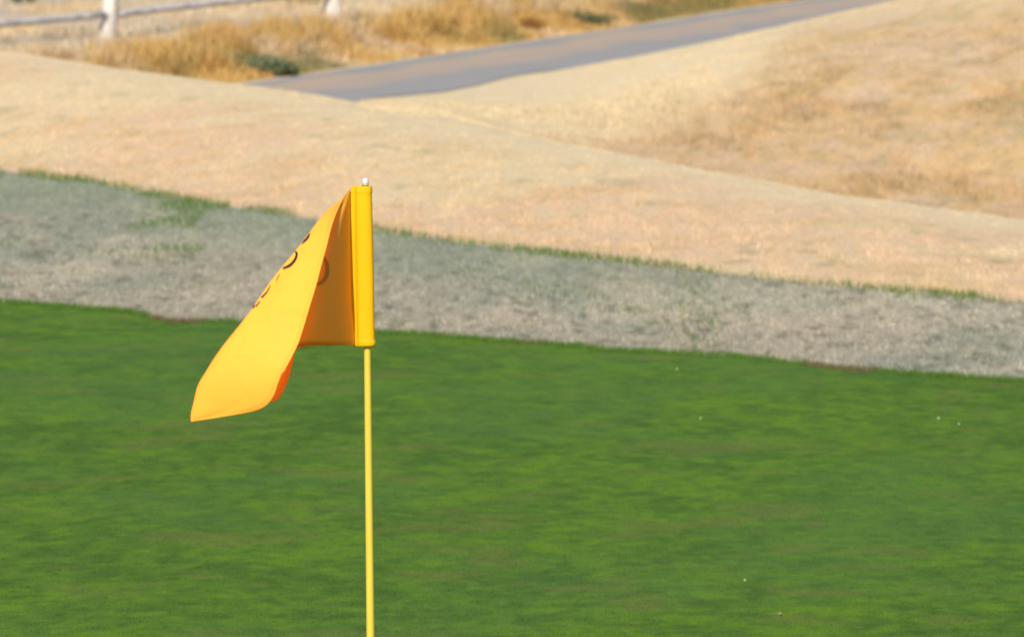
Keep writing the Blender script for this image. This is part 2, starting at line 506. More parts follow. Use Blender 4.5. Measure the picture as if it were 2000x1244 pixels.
# second hill, rougher
X, Y = scatter(390000, 31, 43, 0.8)
K, _ = knots(X); m = (Y > K[5] - 1.2) & (Y < K[6] + 1.0) & (X > -1.2); X, Y = X[m], Y[m]
K, _ = knots(X)
s = fbm(X * 2.0, Y * 1.3, 103, 5, 0.65); tt = np.clip((Y - K[5]) / (K[6] - K[5]), 0, 1)
tall = (0.4 + 0.6 * sstep(-0.2, 1.2, X)) * (0.018 + 0.035 * sstep(0.45, 0.65, s)) * (1 - 0.75 * sstep(0.5, 0.95, tt))
c = col_dry(X, Y) * (0.85 + 0.4 * fbm(X * 9, Y * 6, 27, 3))[:, None]
blades('rough_grass', X, Y, tall * rng.uniform(0.6, 1.2, len(X)), rng.uniform(0.004, 0.008, len(X)), c, M_blade_d,
       'rough dry grass in ochre clumps on the hill at the right', lean=0.55)

# ------------------------------------------------------------------ path
ss = np.concatenate([np.arange(-30, 40, 0.1), np.arange(40, 320, 4.0)])
ww = np.linspace(0, 1.64, 15)
S, W = np.meshgrid(ss, ww, indexing='ij')
curve = 0.0012 * np.clip(S - 8, 0, 60) ** 2 * 0.5
wob = 0.03 * (fbm(S * 0.9, W * 0, 7, 3) - 0.5)
hd = math.atan2(DIR[1], DIR[0]) - np.clip(-(ss + 3.0), 0, 4.5) * 0.35          # heading of the far edge
i0 = int(np.argmin(np.abs(ss)))
ex = np.concatenate([[0], np.cumsum(np.cos((hd[1:] + hd[:-1]) / 2) * np.diff(ss))]); ey = np.concatenate([[0], np.cumsum(np.sin((hd[1:] + hd[:-1]) / 2) * np.diff(ss))])
ex += A0[0] - ex[i0]; ey += A0[1] - ey[i0]
off_ = W + wob + curve
PX_ = ex[:, None] + np.sin(hd)[:, None] * off_; PY_ = ey[:, None] - np.cos(hd)[:, None] * off_
PZ_ = terrain(PX_, PY_) + 0.006 + 0.012 * np.sin(np.pi * W / 1.64)
me = np_mesh('path', np.stack([PX_, PY_, PZ_], -1).reshape(-1, 3), grid_faces(len(ss), len(ww))[:, ::-1], True,
             {'side': ('FLOAT', (W / 1.64).reshape(-1))})
m, t, b, o = new_mat('worn asphalt')
N, L = t.nodes, t.links
at = N.new('ShaderNodeAttribute'); at.attribute_name = 'side'
geo = N.new('ShaderNodeNewGeometry')
n1 = N.new('ShaderNodeTexNoise'); n1.inputs['Scale'].default_value = 0.9; n1.inputs['Detail'].default_value = 4
n2 = N.new('ShaderNodeTexNoise'); n2.inputs['Scale'].default_value = 60; n2.inputs['Detail'].default_value = 4
L.new(geo.outputs['Position'], n1.inputs['Vector']); L.new(geo.outputs['Position'], n2.inputs['Vector'])
rmp = N.new('ShaderNodeValToRGB')
e = rmp.color_ramp.elements
e[0].position = 0.0; e[0].color = (0.29, 0.28, 0.27, 1)
e[1].position = 1.0; e[1].color = (0.29, 0.28, 0.275, 1)
for p_, c_ in ((0.14, (0.285, 0.275, 0.265, 1)), (0.3, (0.43, 0.325, 0.24, 1)), (0.55, (0.39, 0.31, 0.25, 1)), (0.66, (0.30, 0.28, 0.27, 1))):
    q = e.new(p_); q.color = c_
ad = N.new('ShaderNodeMath'); ad.operation = 'MULTIPLY_ADD'; ad.inputs[1].default_value = 0.6; 
L.new(n1.outputs['Fac'], ad.inputs[0]); 
sb = N.new('ShaderNodeMath'); sb.operation = 'SUBTRACT'; sb.inputs[1].default_value = 0.27
L.new(at.outputs['Fac'], sb.inputs[0]); L.new(sb.outputs[0], ad.inputs[2]); L.new(ad.outputs[0], rmp.inputs[0])
mr = N.new('ShaderNodeMapRange'); mr.inputs['To Min'].default_value = 0.8; mr.inputs['To Max'].default_value = 1.2
L.new(n2.outputs['Fac'], mr.inputs['Value'])
vm = N.new('ShaderNodeVectorMath'); vm.operation = 'SCALE'
L.new(rmp.outputs[0], vm.inputs[0]); L.new(mr.outputs[0], vm.inputs['Scale']); L.new(vm.outputs[0], b.inputs['Base Color'])
b.inputs['Roughness'].default_value = 0.9
path = link_mesh('path', me, m)
tag(path, 'grey asphalt cart path crossing behind the slopes', None, None, 'structure')

# ------------------------------------------------------------------ tall grass of the verge
def verge(n, s0, s1, w0, w1):
    s = rng.uniform(s0, s1, n); q = rng.uniform(w0, w1, n)
    return s, q, A0[0] + DIR[0] * s - NRM[0] * q, A0[1] + DIR[1] * s - NRM[1] * q

C_GOLD = np.array([0.64, 0.42, 0.15]); C_RUST = np.array([0.46, 0.215, 0.05]); C_STRAW = np.array([0.70, 0.54, 0.34]); C_OLIVE = np.array([0.20, 0.19, 0.07])
C_SAGE = np.array([0.22, 0.25, 0.15])
s, q, X, Y = verge(175000, -6, 34, 0.12, 1.45)
cl = fbm(X * 2.3, Y * 1.5, 201, 4, 0.6); hue = fbm(X * 1.3, Y * 0.9, 207, 3); lo = fbm(X * 4.0, Y * 2.5, 211, 3)
m = rng.uniform(0, 1, len(X)) < sstep(0.20, 0.42, cl); s, q, X, Y, cl, hue, lo = (v[m] for v in (s, q, X, Y, cl, hue, lo))
c = mixc(C_STRAW, C_GOLD, sstep(0.28, 0.50, hue))
c = c + (C_RUST - c) * (0.40 * sstep(0.55, 0.66, lo))[:, None]
front = sstep(0.8, 0.3, q) * sstep(0.42, 0.58, fbm(X * 0.9, Y * 0.5, 219, 3) + 0.12 * sstep(2, -1, s))
c = c + (C_OLIVE - c) * (0.75 * front)[:, None]
hh = (0.09 + 0.23 * sstep(0.34, 0.64, cl)) * sstep(0.0, 0.8, q) * rng.uniform(0.55, 1.15, len(X))
blades('tall_grass', X, Y, hh + 0.03, rng.uniform(0.005, 0.011, len(X)), c, M_blade_d,
       'golden tall dry grass growing along the far side of the path', lean=0.28, tri=False, jit=0.2)
s, q, X, Y = verge(105000, -6, 36, 1.2, 9.0)
cl = fbm(X * 1.6, Y * 0.9, 231, 4, 0.6)
m = rng.uniform(0, 1, len(X)) < 0.15 + 0.85 * sstep(0.4, 0.58, cl); s, q, X, Y, cl = (v[m] for v in (s, q, X, Y, cl))
c = mixc(C_STRAW, np.array([0.58, 0.50, 0.38]), sstep(0.42, 0.6, fbm(X * 0.8, Y * 0.6, 237, 3)))
c = c + (C_GOLD - c) * (0.45 * sstep(0.6, 0.7, cl))[:, None]
blades('meadow_grass', X, Y, (0.03 + 0.09 * sstep(0.4, 0.65, cl)) * rng.uniform(0.5, 1.2, len(X)), rng.uniform(0.005, 0.010, len(X)), c, M_blade_d,
       'pale straw coloured meadow grass around the rail fence', lean=0.35, tri=False, jit=0.15)

# ------------------------------------------------------------------ shrubs and tussocks: things
def tussock(px, py, hgt, spread, colr, label, n=2600, cat='tussock', name='grass_tussock'):
    Y0 = dist_for(py, 0.0); c0 = P(px, py, Y0)
    root = empty(name, (c0.x, c0.y, 0.0))
    tag(root, label, cat)
    r = spread * np.sqrt(rng.uniform(0, 1, n)); a = rng.uniform(0, 2 * np.pi, n)
    bx, by = c0.x + r * np.cos(a) * 0.45, c0.y + r * np.sin(a) * 0.45
    L_ = hgt * rng.uniform(0.55, 1.1, n) * (1 - 0.45 * (r / spread) ** 2)
    out = np.stack([np.cos(a), np.sin(a), np.zeros(n)], -1)
    tilt = (0.15 + 0.75 * r / spread) * rng.uniform(0.6, 1.2, n)
    base = np.stack([bx, by, np.full(n, -0.01)], -1)
    mid = base + out * (np.sin(tilt * 0.5) * L_ * 0.6)[:, None] + np.array([0, 0, 1]) * (np.cos(tilt * 0.5) * L_ * 0.6)[:, None]
    tip = mid + out * (np.sin(tilt * 1.6) * L_ * 0.45)[:, None] + np.array([0, 0, 1]) * (np.cos(tilt * 1.6) * L_ * 0.45)[:, None]
    fa = rng.uniform(0, 2 * np.pi, n)
    sd_ = np.stack([np.cos(fa), np.sin(fa), np.zeros(n)], -1) * 0.0045
    v = np.stack([base - sd_, base + sd_, mid - sd_ * .8, mid + sd_ * .8, tip], 1).reshape(-1, 3)
    i = np.arange(n)[:, None] * 5
    f = np.concatenate([i + np.array([[0, 1, 3]]), i + np.array([[0, 3, 2]]), i + np.array([[2, 3, 4]])])
    cc = np.clip((0.72 * np.array(colr) + 0.28 * np.array((0.72, 0.50, 0.24))) * 1.1 * (1 + rng.normal(0, 0.2, (n, 1))), 0.01, 0.9)
    me = np_mesh('grass_leaves', v, f, False, {'Col': ('FLOAT_COLOR', rgba(np.repeat(cc, 5, 0)))})
    link_mesh('leaves', me, M_blade_d, root)
    return root

def shrub(px, py, hgt, rx, colr, label, n=2600, ry=None):
    Y0 = dist_for(py, 0.0); c0 = P(px, py, Y0)
    root = empty('shrub', (c0.x, c0.y, 0.0))
    tag(root, label, 'shrub')
    ry = ry or rx
    # stems
    bm = bmesh.new()
    for k in range(9):
        a = random.uniform(0, 6.28); rr = random.uniform(0.3, 0.8)
        p0 = Vector((c0.x, c0.y, -0.02)); p1 = Vector((c0.x + rx * rr * math.cos(a), c0.y + ry * rr * math.sin(a), hgt * random.uniform(0.55, 0.85)))
        pm = (p0 + p1) / 2 + Vector((0, 0, hgt * 0.12))
        prev = None
        for pt, r_ in ((p0, 0.012), (pm, 0.008), (p1, 0.003)):
            ring = [bm.verts.new(pt + Vector((math.cos(q_) * r_, math.sin(q_) * r_, 0))) for q_ in (0, 1.26, 2.51, 3.77, 5.03)]
            if prev:
                for j in range(5): bm.faces.new((prev[j], prev[(j + 1) % 5], ring[(j + 1) % 5], ring[j]))
            prev = ring
    me = bpy.data.meshes.new('stem'); bm.to_mesh(me); bm.free()
    mm, t_, b_, o_ = new_mat('shrub stem'); b_.inputs['Base Color'].default_value = (0.16, 0.12, 0.08, 1); b_.inputs['Roughness'].default_value = .9
    link_mesh('stem', me, mm, root)
    nc = 26
    ca = rng.uniform(0, 2 * np.pi, nc); cr = np.sqrt(rng.uniform(0, 1, nc)) * 0.8
    cen = np.stack([c0.x + rx * cr * np.cos(ca), c0.y + ry * cr * np.sin(ca), hgt * (0.25 + 0.6 * rng.uniform(0, 1, nc) * (1 - 0.5 * cr))], -1)
    k = rng.integers(0, nc, n)
    p = cen[k] + rng.normal(0, 1, (n, 3)) * np.array([rx * 0.20, ry * 0.20, hgt * 0.15])
    p[:, 2] = np.maximum(p[:, 2], 0.01)
    a = rng.normal(0, 1, (n, 3)); a /= np.linalg.norm(a, axis=1)[:, None]
    b2 = np.cross(a, rng.normal(0, 1, (n, 3))); b2 /= np.linalg.norm(b2, axis=1)[:, None]
    sz = rng.uniform(0.008, 0.018, n)[:, None]
    v = np.stack([p - a * sz, p + b2 * sz * .45, p + a * sz, p - b2 * sz * .45], 1).reshape(-1, 3)
    f = np.arange(n * 4).reshape(-1, 4)
    cc = np.clip(np.array(colr) * (0.8 + 0.4 * rng.uniform(0, 1, nc)[k])[:, None] * (1 + rng.normal(0, 0.15, (n, 1))), 0.01, 0.9)
    me = np_mesh('crown', v, f, False, {'Col': ('FLOAT_COLOR', rgba(np.repeat(cc, 4, 0)))})
    link_mesh('foliage', me, M_leaf, root)
    return root

tussock(662, 92, 0.15, 0.15, (0.45, 0.20, 0.05), 'rust orange grass tussock just below the thick white fence post')
tussock(435, 100, 0.26, 0.24, (0.58, 0.31, 0.06), 'bright golden arching tussock between the first two fence posts')
tussock(195, 128, 0.16, 0.22, (0.55, 0.29, 0.05), 'low golden tussock at the foot of the leftmost fence post')
tussock(250, 130, 0.18, 0.20, (0.50, 0.27, 0.05), 'ochre tussock showing over the crest beside the leftmost post')
tussock(355, 140, 0.24, 0.17, (0.27, 0.19, 0.06), 'dark olive brown tussock left of the green verge shrubs')
tussock(880, 70, 0.20, 0.22, (0.44, 0.26, 0.07), 'brown gold tussock above the path, left of the dark green shrub')
tussock(1035, 62, 0.17, 0.2, (0.50, 0.29, 0.07), 'golden tussock touching the left side of the dark green shrub')
tussock(1290, 28, 0.2, 0.2, (0.50, 0.26, 0.05), 'orange tussock high on the verge at the top edge')
tussock(960, 66, 0.13, 0.12, (0.42, 0.22, 0.06), 'small rusty tussock midway between two golden ones on the verge')
shrub(455, 150, 0.17, 0.44, (0.19, 0.22, 0.11), 'low grey green shrub on the verge where the crest hides the path', 3400, 0.25)
shrub(545, 150, 0.11, 0.16, (0.12, 0.145, 0.07), 'small dark shrub at the visible start of the path', 1500)
shrub(1125, 54, 0.15, 0.34, (0.095, 0.12, 0.055), 'dark green shrub beside the path below the rightmost post', 3400, 0.3)
shrub(1230, 36, 0.16, 0.27, (0.19, 0.18, 0.075), 'olive shrub just right of the dark green shrub', 2600)
shrub(45, 10, 0.13, 0.13, (0.10, 0.13, 0.09), 'small dark sagebrush at the top left corner', 1800)
shrub(880, 6, 0.12, 0.26, (0.14, 0.17, 0.12), 'grey green sagebrush at the top edge between two posts', 2200)
shrub(590, 8, 0.10, 0.17, (0.19, 0.22, 0.18), 'pale sagebrush at the top edge left of the thick white post', 1300)

# ------------------------------------------------------------------ fence
def wood_mat(name, base, dark, sc):
    m, t, b, o = new_mat(name)
    N, L = t.nodes, t.links
    tc = N.new('ShaderNodeTexCoord'); mp = N.new('ShaderNodeMapping'); mp.inputs['Scale'].default_value = sc
    n = N.new('ShaderNodeTexNoise'); n.inputs['Scale'].default_value = 9; n.inputs['Detail'].default_value = 6
    r = N.new('ShaderNodeValToRGB'); r.color_ramp.elements[0].color = (*dark, 1); r.color_ramp.elements[1].color = (*base, 1)
    r.color_ramp.elements[0].position = 0.32; r.color_ramp.elements[1].position = 0.55
    bp = N.new('ShaderNodeBump'); bp.inputs['Distance'].default_value = 0.01
    L.new(tc.outputs['Object'], mp.inputs[0]); L.new(mp.outputs[0], n.inputs['Vector']); L.new(n.outputs['Fac'], r.inputs[0])
    L.new(r.outputs[0], b.inputs['Base Color']); L.new(n.outputs['Fac'], bp.inputs['Height']); L.new(bp.outputs[0], b.inputs['Normal'])
    b.inputs['Roughness'].default_value = 0.85
    return m
M_post = wood_mat('weathered white wood', (0.64, 0.60, 0.55), (0.42, 0.38, 0.34), (3, 3, 0.6))
M_rail = wood_mat('weathered grey rail', (0.50, 0.48, 0.47), (0.26, 0.25, 0.27), (1, 1, 3))

def beam(name, p0, p1, r0, r1, mat, parent, seg=10, rings=14, wob=0.08, flat=1.0, label=None, seed=0):
    """a rough hewn length of timber with capped, slightly chamfered ends"""
    d = (p1 - p0); Ln = d.length; d.normalize()
    u = d.cross(Vector((0, 0, 1)))
    if u.length < 0.1: u = d.cross(Vector((0, 1, 0)))
    u.normalize(); v = u.cross(d).normalized()
    bm = bmesh.new(); prev = None; rs = random.Random(seed)
    phase = [rs.uniform(0.88, 1.12) for _ in range(seg)]
    for i in range(rings + 1):
        t_ = i / rings
        c_ = p0 + (p1 - p0) * t_ + u * (rs.uniform(-1, 1) * wob * r0 * 0.7) + v * (math.sin(t_ * 3.1) * wob * r0 * 1.2)
        rr = (r0 + (r1 - r0) * t_) * (0.82 if i in (0, rings) else 1)
        ring = []
        for j in range(seg):
            a = 2 * math.pi * j / seg; k_ = phase[j] * rs.uniform(1 - wob * .6, 1 + wob * .6)
            ring.append(bm.verts.new(c_ + u * (math.cos(a) * rr * k_) + v * (math.sin(a) * rr * k_ * flat)))
        if prev:
            for j in range(seg): bm.faces.new((prev[j], prev[(j + 1) % seg], ring[(j + 1) % seg], ring[j]))
        else: bm.faces.new(ring[::-1])
        prev = ring
    bm.faces.new(prev)
    bmesh.ops.recalc_face_normals(bm, faces=bm.faces)
    me = bpy.data.meshes.new(name); bm.to_mesh(me); bm.free()
    for p_ in me.polygons: p_.use_smooth = True
    o = link_mesh(name, me, mat, parent)
    if label: o['label'] = label
    return o

b1 = P(207, 76, dist_for(76, 0)); b2 = P(650, 47, dist_for(47, 0)); b3 = P(1106, 9, dist_for(9, 0))
b0 = b1 + (b1 - b2); b4 = b3 + (b3 - b2); b5 = b4 + (b3 - b2); bm1 = b0 + (b1 - b2)
fence = empty('rail_fence', (b1.x, b1.y, 0))
tag(fence, 'weathered wooden rail fence with thick pale posts behind the dry grass', 'fence')
posts = [bm1, b0, b1, b2, b3, b4, b5]
for i, b_ in enumerate(posts):
    lean_ = Vector((0.04 if i == 2 else random.uniform(-.02, .02), 0, 0))
    rad = 0.08 if i == 3 else 0.066 if i == 2 else 0.072
    beam('post', Vector((b_.x, b_.y, -0.12)), Vector((b_.x, b_.y, 1.2)) + lean_ * 3, rad * 1.05, rad * 0.93, M_post, fence, 12, 10, 0.06, seed=i)
for i in range(len(posts) - 1):
    a_, c_ = posts[i], posts[i + 1]
    for lvl in (0.0, 0.40, 0.80):
        h0 = (0.12, 0.14, 0.20, 0.29, 0.30, 0.30, 0.30)[i] + lvl; h1 = (0.12, 0.14, 0.20, 0.29, 0.30, 0.30, 0.30)[i + 1] + lvl
        beam('rail', Vector((a_.x, a_.y - 0.075, h0)), Vector((c_.x, c_.y - 0.075, h1)), 0.036, 0.032, M_rail, fence, 8, 12, 0.14, 0.9, seed=20 + i)

# ------------------------------------------------------------------ flagstick
FD = 12.8
base_pt = P(728, 1600, FD); base_z = float(terrain(np.array([base_pt.x]), np.array([FD]))[0])
top_pt = P(714, 358, FD)
stick = empty('flagstick', (base_pt.x, FD, base_z))
tag(stick, 'yellow golf flagstick with a drooping yellow flag and white knob, standing on the green', 'golf flag')

def simple(name, col, rough=0.5, spec=0.5):
    m, t, b, o = new_mat(name)
    b.inputs['Base Color'].default_value = (*col, 1); b.inputs['Roughness'].default_value = rough; b.inputs['Specular IOR Level'].default_value = spec
    return m

# pole
m_pole, t, b, o = new_mat('lemon painted fibreglass')
N, L = t.nodes, t.links
geo = N.new('ShaderNodeNewGeometry'); mp = N.new('ShaderNodeMapping'); mp.inputs['Scale'].default_value = (60, 60, 5)
nz_ = N.new('ShaderNodeTexNoise'); nz_.inputs['Scale'].default_value = 3; nz_.inputs['Detail'].default_value = 5
rp = N.new('ShaderNodeValToRGB'); rp.color_ramp.elements[0].color = (0.62, 0.47, 0.05, 1); rp.color_ramp.elements[1].color = (0.70, 0.54, 0.075, 1)
rp.color_ramp.elements[0].position = 0.25
L.new(geo.outputs['Position'], mp.inputs[0]); L.new(mp.outputs[0], nz_.inputs['Vector']); L.new(nz_.outputs['Fac'], rp.inputs[0]); L.new(rp.outputs[0], b.inputs['Base Color'])
b.inputs['Roughness'].default_value = 0.42
bm = bmesh.new(); prev = None
NS = 24
for i in range(41):
    t_ = i / 40
    c_ = top_pt.lerp(Vector((base_pt.x, FD, base_z - 0.1)), t_)
    r_ = 0.0066 + (0.0106 - 0.0066) * t_
    ring = [bm.verts.new(c_ + Vector((math.cos(2 * math.pi * j / NS) * r_, math.sin(2 * math.pi * j / NS) * r_, 0))) for j in range(NS)]
    if prev:
        for j in range(NS): bm.faces.new((prev[j], ring[j], ring[(j + 1) % NS], prev[(j + 1) % NS]))
    prev = ring
bmesh.ops.recalc_face_normals(bm, faces=bm.faces)
me = bpy.data.meshes.new('pole'); bm.to_mesh(me); bm.free()
for p_ in me.polygons: p_.use_smooth = True
link_mesh('pole', me, m_pole, stick)

def lathe(name, prof, cx, cy, cz, mat, parent, n=32):
    bm = bmesh.new(); prev = None
    for r_, z_ in prof:
        ring = [bm.verts.new((cx + math.cos(2 * math.pi * j / n) * r_, cy + math.sin(2 * math.pi * j / n) * r_, cz + z_)) for j in range(n)]
        if prev:
            for j in range(n): bm.faces.new((prev[j], prev[(j + 1) % n], ring[(j + 1) % n], ring[j]))
        prev = ring
    bmesh.ops.remove_doubles(bm, verts=bm.verts, dist=1e-6)
    bmesh.ops.recalc_face_normals(bm, faces=bm.faces)
    me = bpy.data.meshes.new(name); bm.to_mesh(me); bm.free()
    for p_ in me.polygons: p_.use_smooth = True
    return link_mesh(name, me, mat, parent)

px2m = FD / FPX
kc = P(713.5, 356.5, FD)
prof = [(0.0001, 0.0105)] + [(0.0078 * math.sin(a) ** 0.9, 0.0095 * math.cos(a) + 0.001) for a in np.linspace(0.15, 2.75, 16)] + [(0.003, -0.0095), (0.0001, -0.0100)]
lathe('knob', prof, kc.x, FD, kc.z, simple('white plastic', (0.60, 0.62, 0.62), 0.28), stick)
knob = [o_ for o_ in bpy.data.objects if o_.name == 'knob'][0]
lathe('collar', [(0.0001, 0.004), (0.0078, 0.0035), (0.0082, 0.0), (0.0082, -0.008), (0.0001, -0.009)], kc.x, FD, P(714, 365, FD).z,
      simple('black rubber', (0.03, 0.03, 0.03), 0.6), stick)

# ---- cloth
def cloth_mat(name, base, trans, tw, hem=True):
    m, t, b, o = new_mat(name)
    N, L = t.nodes, t.links
    geo = N.new('ShaderNodeNewGeometry')
    n1 = N.new('ShaderNodeTexNoise'); n1.inputs['Scale'].default_value = 14; n1.inputs['Detail'].default_value = 4
    L.new(geo.outputs['Position'], n1.inputs['Vector'])
    mr = N.new('ShaderNodeMapRange'); mr.inputs['To Min'].default_value = 0.93; mr.inputs['To Max'].default_value = 1.05
    L.new(n1.outputs['Fac'], mr.inputs['Value'])
    hv = N.new('ShaderNodeAttribute'); hv.attribute_name = 'hem'
    rp = N.new('ShaderNodeValToRGB')                      # stitched hem: two rows of thread, doubled cloth
    rp.color_ramp.interpolation = 'LINEAR'
    e = rp.color_ramp.elements
    e[0].position = 0.0; e[0].color = (0.82,) * 3 + (1,)
    e[1].position = 1.0; e[1].color = (1, 1, 1, 1)
    for p_, c_ in ((0.06, 1.0), (0.16, 1.0), (0.20, 0.86), (0.24, 1.0), (0.68, 1.0), (0.74, 0.72), (0.80, 0.86), (0.84, 1.0)):
        q = e.new(p_); q.color = (c_,) * 3 + (1,)
    sc_ = N.new('ShaderNodeMath'); sc_.operation = 'DIVIDE'; sc_.inputs[1].default_value = 10.0
    L.new(hv.outputs['Fac'], sc_.inputs[0]); L.new(sc_.outputs[0], rp.inputs[0])
    m1 = N.new('ShaderNodeMath'); m1.operation = 'MULTIPLY'; L.new(mr.outputs[0], m1.inputs[0]); L.new(rp.outputs[0], m1.inputs[1])
    c1 = N.new('ShaderNodeVectorMath'); c1.operation = 'SCALE'; c1.inputs[0].default_value = base; L.new(m1.outputs[0], c1.inputs['Scale'])
    c2 = N.new('ShaderNodeVectorMath'); c2.operation = 'SCALE'; L.new(m1.outputs[0], c2.inputs['Scale'])
    hm0 = N.new('ShaderNodeMath'); hm0.operation = 'LESS_THAN'; hm0.inputs[1].default_value = 7.5; L.new(hv.outputs['Fac'], hm0.inputs[0])
    cm = N.new('ShaderNodeMix'); cm.data_type = 'RGBA'; cm.inputs[6].default_value = (*trans, 1); cm.inputs[7].default_value = (trans[0] * .95, trans[1] * .62, 0.001, 1)
    L.new(hm0.outputs[0], cm.inputs[0]); L.new(cm.outputs[2], c2.inputs[0])
    L.new(c1.outputs[0], b.inputs['Base Color'])
    b.inputs['Roughness'].default_value = 0.55; b.inputs['Specular IOR Level'].default_value = 0.12 if hem else 0.15
    b.inputs['Sheen Weight'].default_value = 0.0; b.inputs['Sheen Roughness'].default_value = 0.4
    # weave
    wv = N.new('ShaderNodeTexNoise'); wv.inputs['Scale'].default_value = 900; wv.inputs['Detail'].default_value = 2
    L.new(geo.outputs['Position'], wv.inputs['Vector'])
    bp = N.new('ShaderNodeBump'); bp.inputs['Strength'].default_value = 0.12; bp.inputs['Distance'].default_value = 0.0006
    L.new(wv.outputs['Fac'], bp.inputs['Height']); L.new(bp.outputs[0], b.inputs['Normal'])
    tr = N.new('ShaderNodeBsdfTranslucent'); L.new(c2.outputs[0], tr.inputs['Color'])
    hm = N.new('ShaderNodeMath'); hm.operation = 'LESS_THAN'; hm.inputs[1].default_value = 7.5
    L.new(hv.outputs['Fac'], hm.inputs[0])
    w_ = N.new('ShaderNodeMapRange'); w_.inputs['To Min'].default_value = tw; w_.inputs['To Max'].default_value = tw * (0.85 if hem else 1)
    L.new(hm.outputs[0], w_.inputs['Value'])
    blk = N.new('ShaderNodeBsdfTransparent'); blk.inputs[0].default_value = (0, 0, 0, 1)
    m_a = N.new('ShaderNodeMixShader'); m_b = N.new('ShaderNodeMixShader'); adds = N.new('ShaderNodeAddShader')
    m_a.inputs[0].default_value = 0.44 if hem else 0.08
    L.new(b.outputs[0], m_a.inputs[1]); L.new(blk.outputs[0], m_a.inputs[2])
    L.new(w_.outputs[0], m_b.inputs[0]); L.new(blk.outputs[0], m_b.inputs[1]); L.new(tr.outputs[0], m_b.inputs[2])
    L.new(m_a.outputs[0], adds.inputs[0]); L.new(m_b.outputs[0], adds.inputs[1]); L.new(adds.outputs[0], o.inputs['Surface'])
    return m

Y_BASE = (0.90, 0.655, 0.085)  # same cloth as the sleeve; its pale sheen is put into the colour
Y_SLV = (0.84, 0.45, 0.006)
M_cloth = cloth_mat('yellow nylon', Y_BASE, (1.0, 0.335, 0.002), 0.72)
M_sleeve = cloth_mat('yellow nylon sleeve', Y_SLV, (0.9, 0.4, 0.01), 0.10, False)

rows = [  # front (top hem / fly) edge, fold, back (sleeve / bottom hem) edge: px, py, metres nearer(-)/farther(+) than the stick
 ((684,371,-.004),(683,370,-.004),(684,372,-.004)),
 ((672,387,-.043),(668,387,-.045),(683,400,-.004)),
 ((657,417,-.138),(633,417,-.130),(683,445,-.004)),
 ((646,449,-.205),(605,453,-.190),(684,490,-.004)),
 ((638,482,-.250),(577,490,-.227),(685,535,-.004)),
 ((629,514,-.285),(551,521,-.252),(686,575,-.004)),
 ((618,556,-.315),(519,562,-.272),(689,620,-.004)),
 ((605,599,-.338),(492,602,-.288),(692,655,-.004)),
 ((594,636,-.350),(465,637,-.295),(693,674,-.004)),
 ((582,672,-.365),(436,673,-.305),(650,674.5,-.120)),
 ((571,695,-.372),(413,706,-.310),(606,673,-.220)),
 ((559,718,-.375),(396,734,-.312),(577,685,-.265)),
 ((547,740,-.375),(388,747,-.312),(569,722,-.285)),
 ((539,760,-.372),(383,760,-.312),(557,757,-.295)),
 ((532,778,-.368),(380,773,-.312),(538,783,-.300)),
 ((515,795,-.360),(377,787,-.312),(480,788,-.305)),
 ((495,803,-.352),(374,800,-.312),(430,797,-.308)),
 ((427,815,-.335),(372,813,-.312),(395,811,-.311)),
 ((373,823.5,-.315),(373,823.5,-.315),(373,823.5,-.315))]
NR, NCc = 260, 150
TK = np.array([0, .18, .36, .5, .56, .76, 1.0])
ctl = []
for F, S_, B_ in rows:
    F, S_, B_ = (np.array(v, float) for v in (F, S_, B_))
    wd_ = abs(F[0] - S_[0]); bulge = wd_ / 150.0
    p1 = F + (S_ - F) * .36 + np.array([0, 0, -.006 * bulge]); p2 = F + (S_ - F) * .76 + np.array([0, 0, -.012 * bulge])
    q2 = S_ + (B_ - S_) * .10; q2[2] = S_[2] + .018 * bulge
    q1 = S_ + (B_ - S_) * .58; q1[2] = (S_[2] + .018 * bulge) * .87 + B_[2] * .13
    ctl.append([F, p1, p2, S_, q2, q1, B_])
ctl = np.array(ctl)
tt = np.linspace(0, 1, NCc)
a1 = np.zeros((len(rows), NCc, 3))
for i in range(len(rows)):
    for c_ in range(3): a1[i, :, c_] = pchip(TK, ctl[i, :, c_], tt)
# rows are spread by distance along the fold
cum = np.concatenate([[0], np.cumsum([math.hypot(rows[i + 1][1][0] - rows[i][1][0], rows[i + 1][1][1] - rows[i][1][1]) + 1.0 for i in range(len(rows) - 1)])])
cum /= cum[-1]
G = np.zeros((NR, NCc, 3)); uu = np.linspace(0, 1, NR)
for j in range(NCc):
    for c_ in range(3): G[:, j, c_] = pchip(cum, a1[:, j, c_], uu)
# smooth, keeping the borders
for it in range(14):
    H = G.copy()
    H[1:-1, 1:-1] = (G[:-2, 1:-1] + G[2:, 1:-1] + G[1:-1, :-2] + G[1:-1, 2:] + 2 * G[1:-1, 1:-1]) / 6
    G = H
UU, TT = np.meshgrid(uu, tt, indexing='ij')
mask = np.sin(np.pi * np.clip(UU, 0, 1)) ** 0.6
# soft drapery ripples (in depth), running from the hoist down the cloth
frontm = sstep(0.5, 0.40, TT)
G[..., 2] += mask * 0.0035 * (fbm(UU * 22, TT * 9 + UU * 8, 331, 3, 0.6) - .5) * frontm
G[..., 2] += mask * (0.0009 * np.sin(TT * 24 + UU * 9.0) * frontm + 0.0030 * np.sin(UU * 11 + TT * 5 + 0.8) * frontm
                     + 0.005 * (fbm(UU * 7, TT * 6, 301, 3) - .5) + 0.0012 * np.sin(TT * 30 + UU * 7) * (1 - frontm))
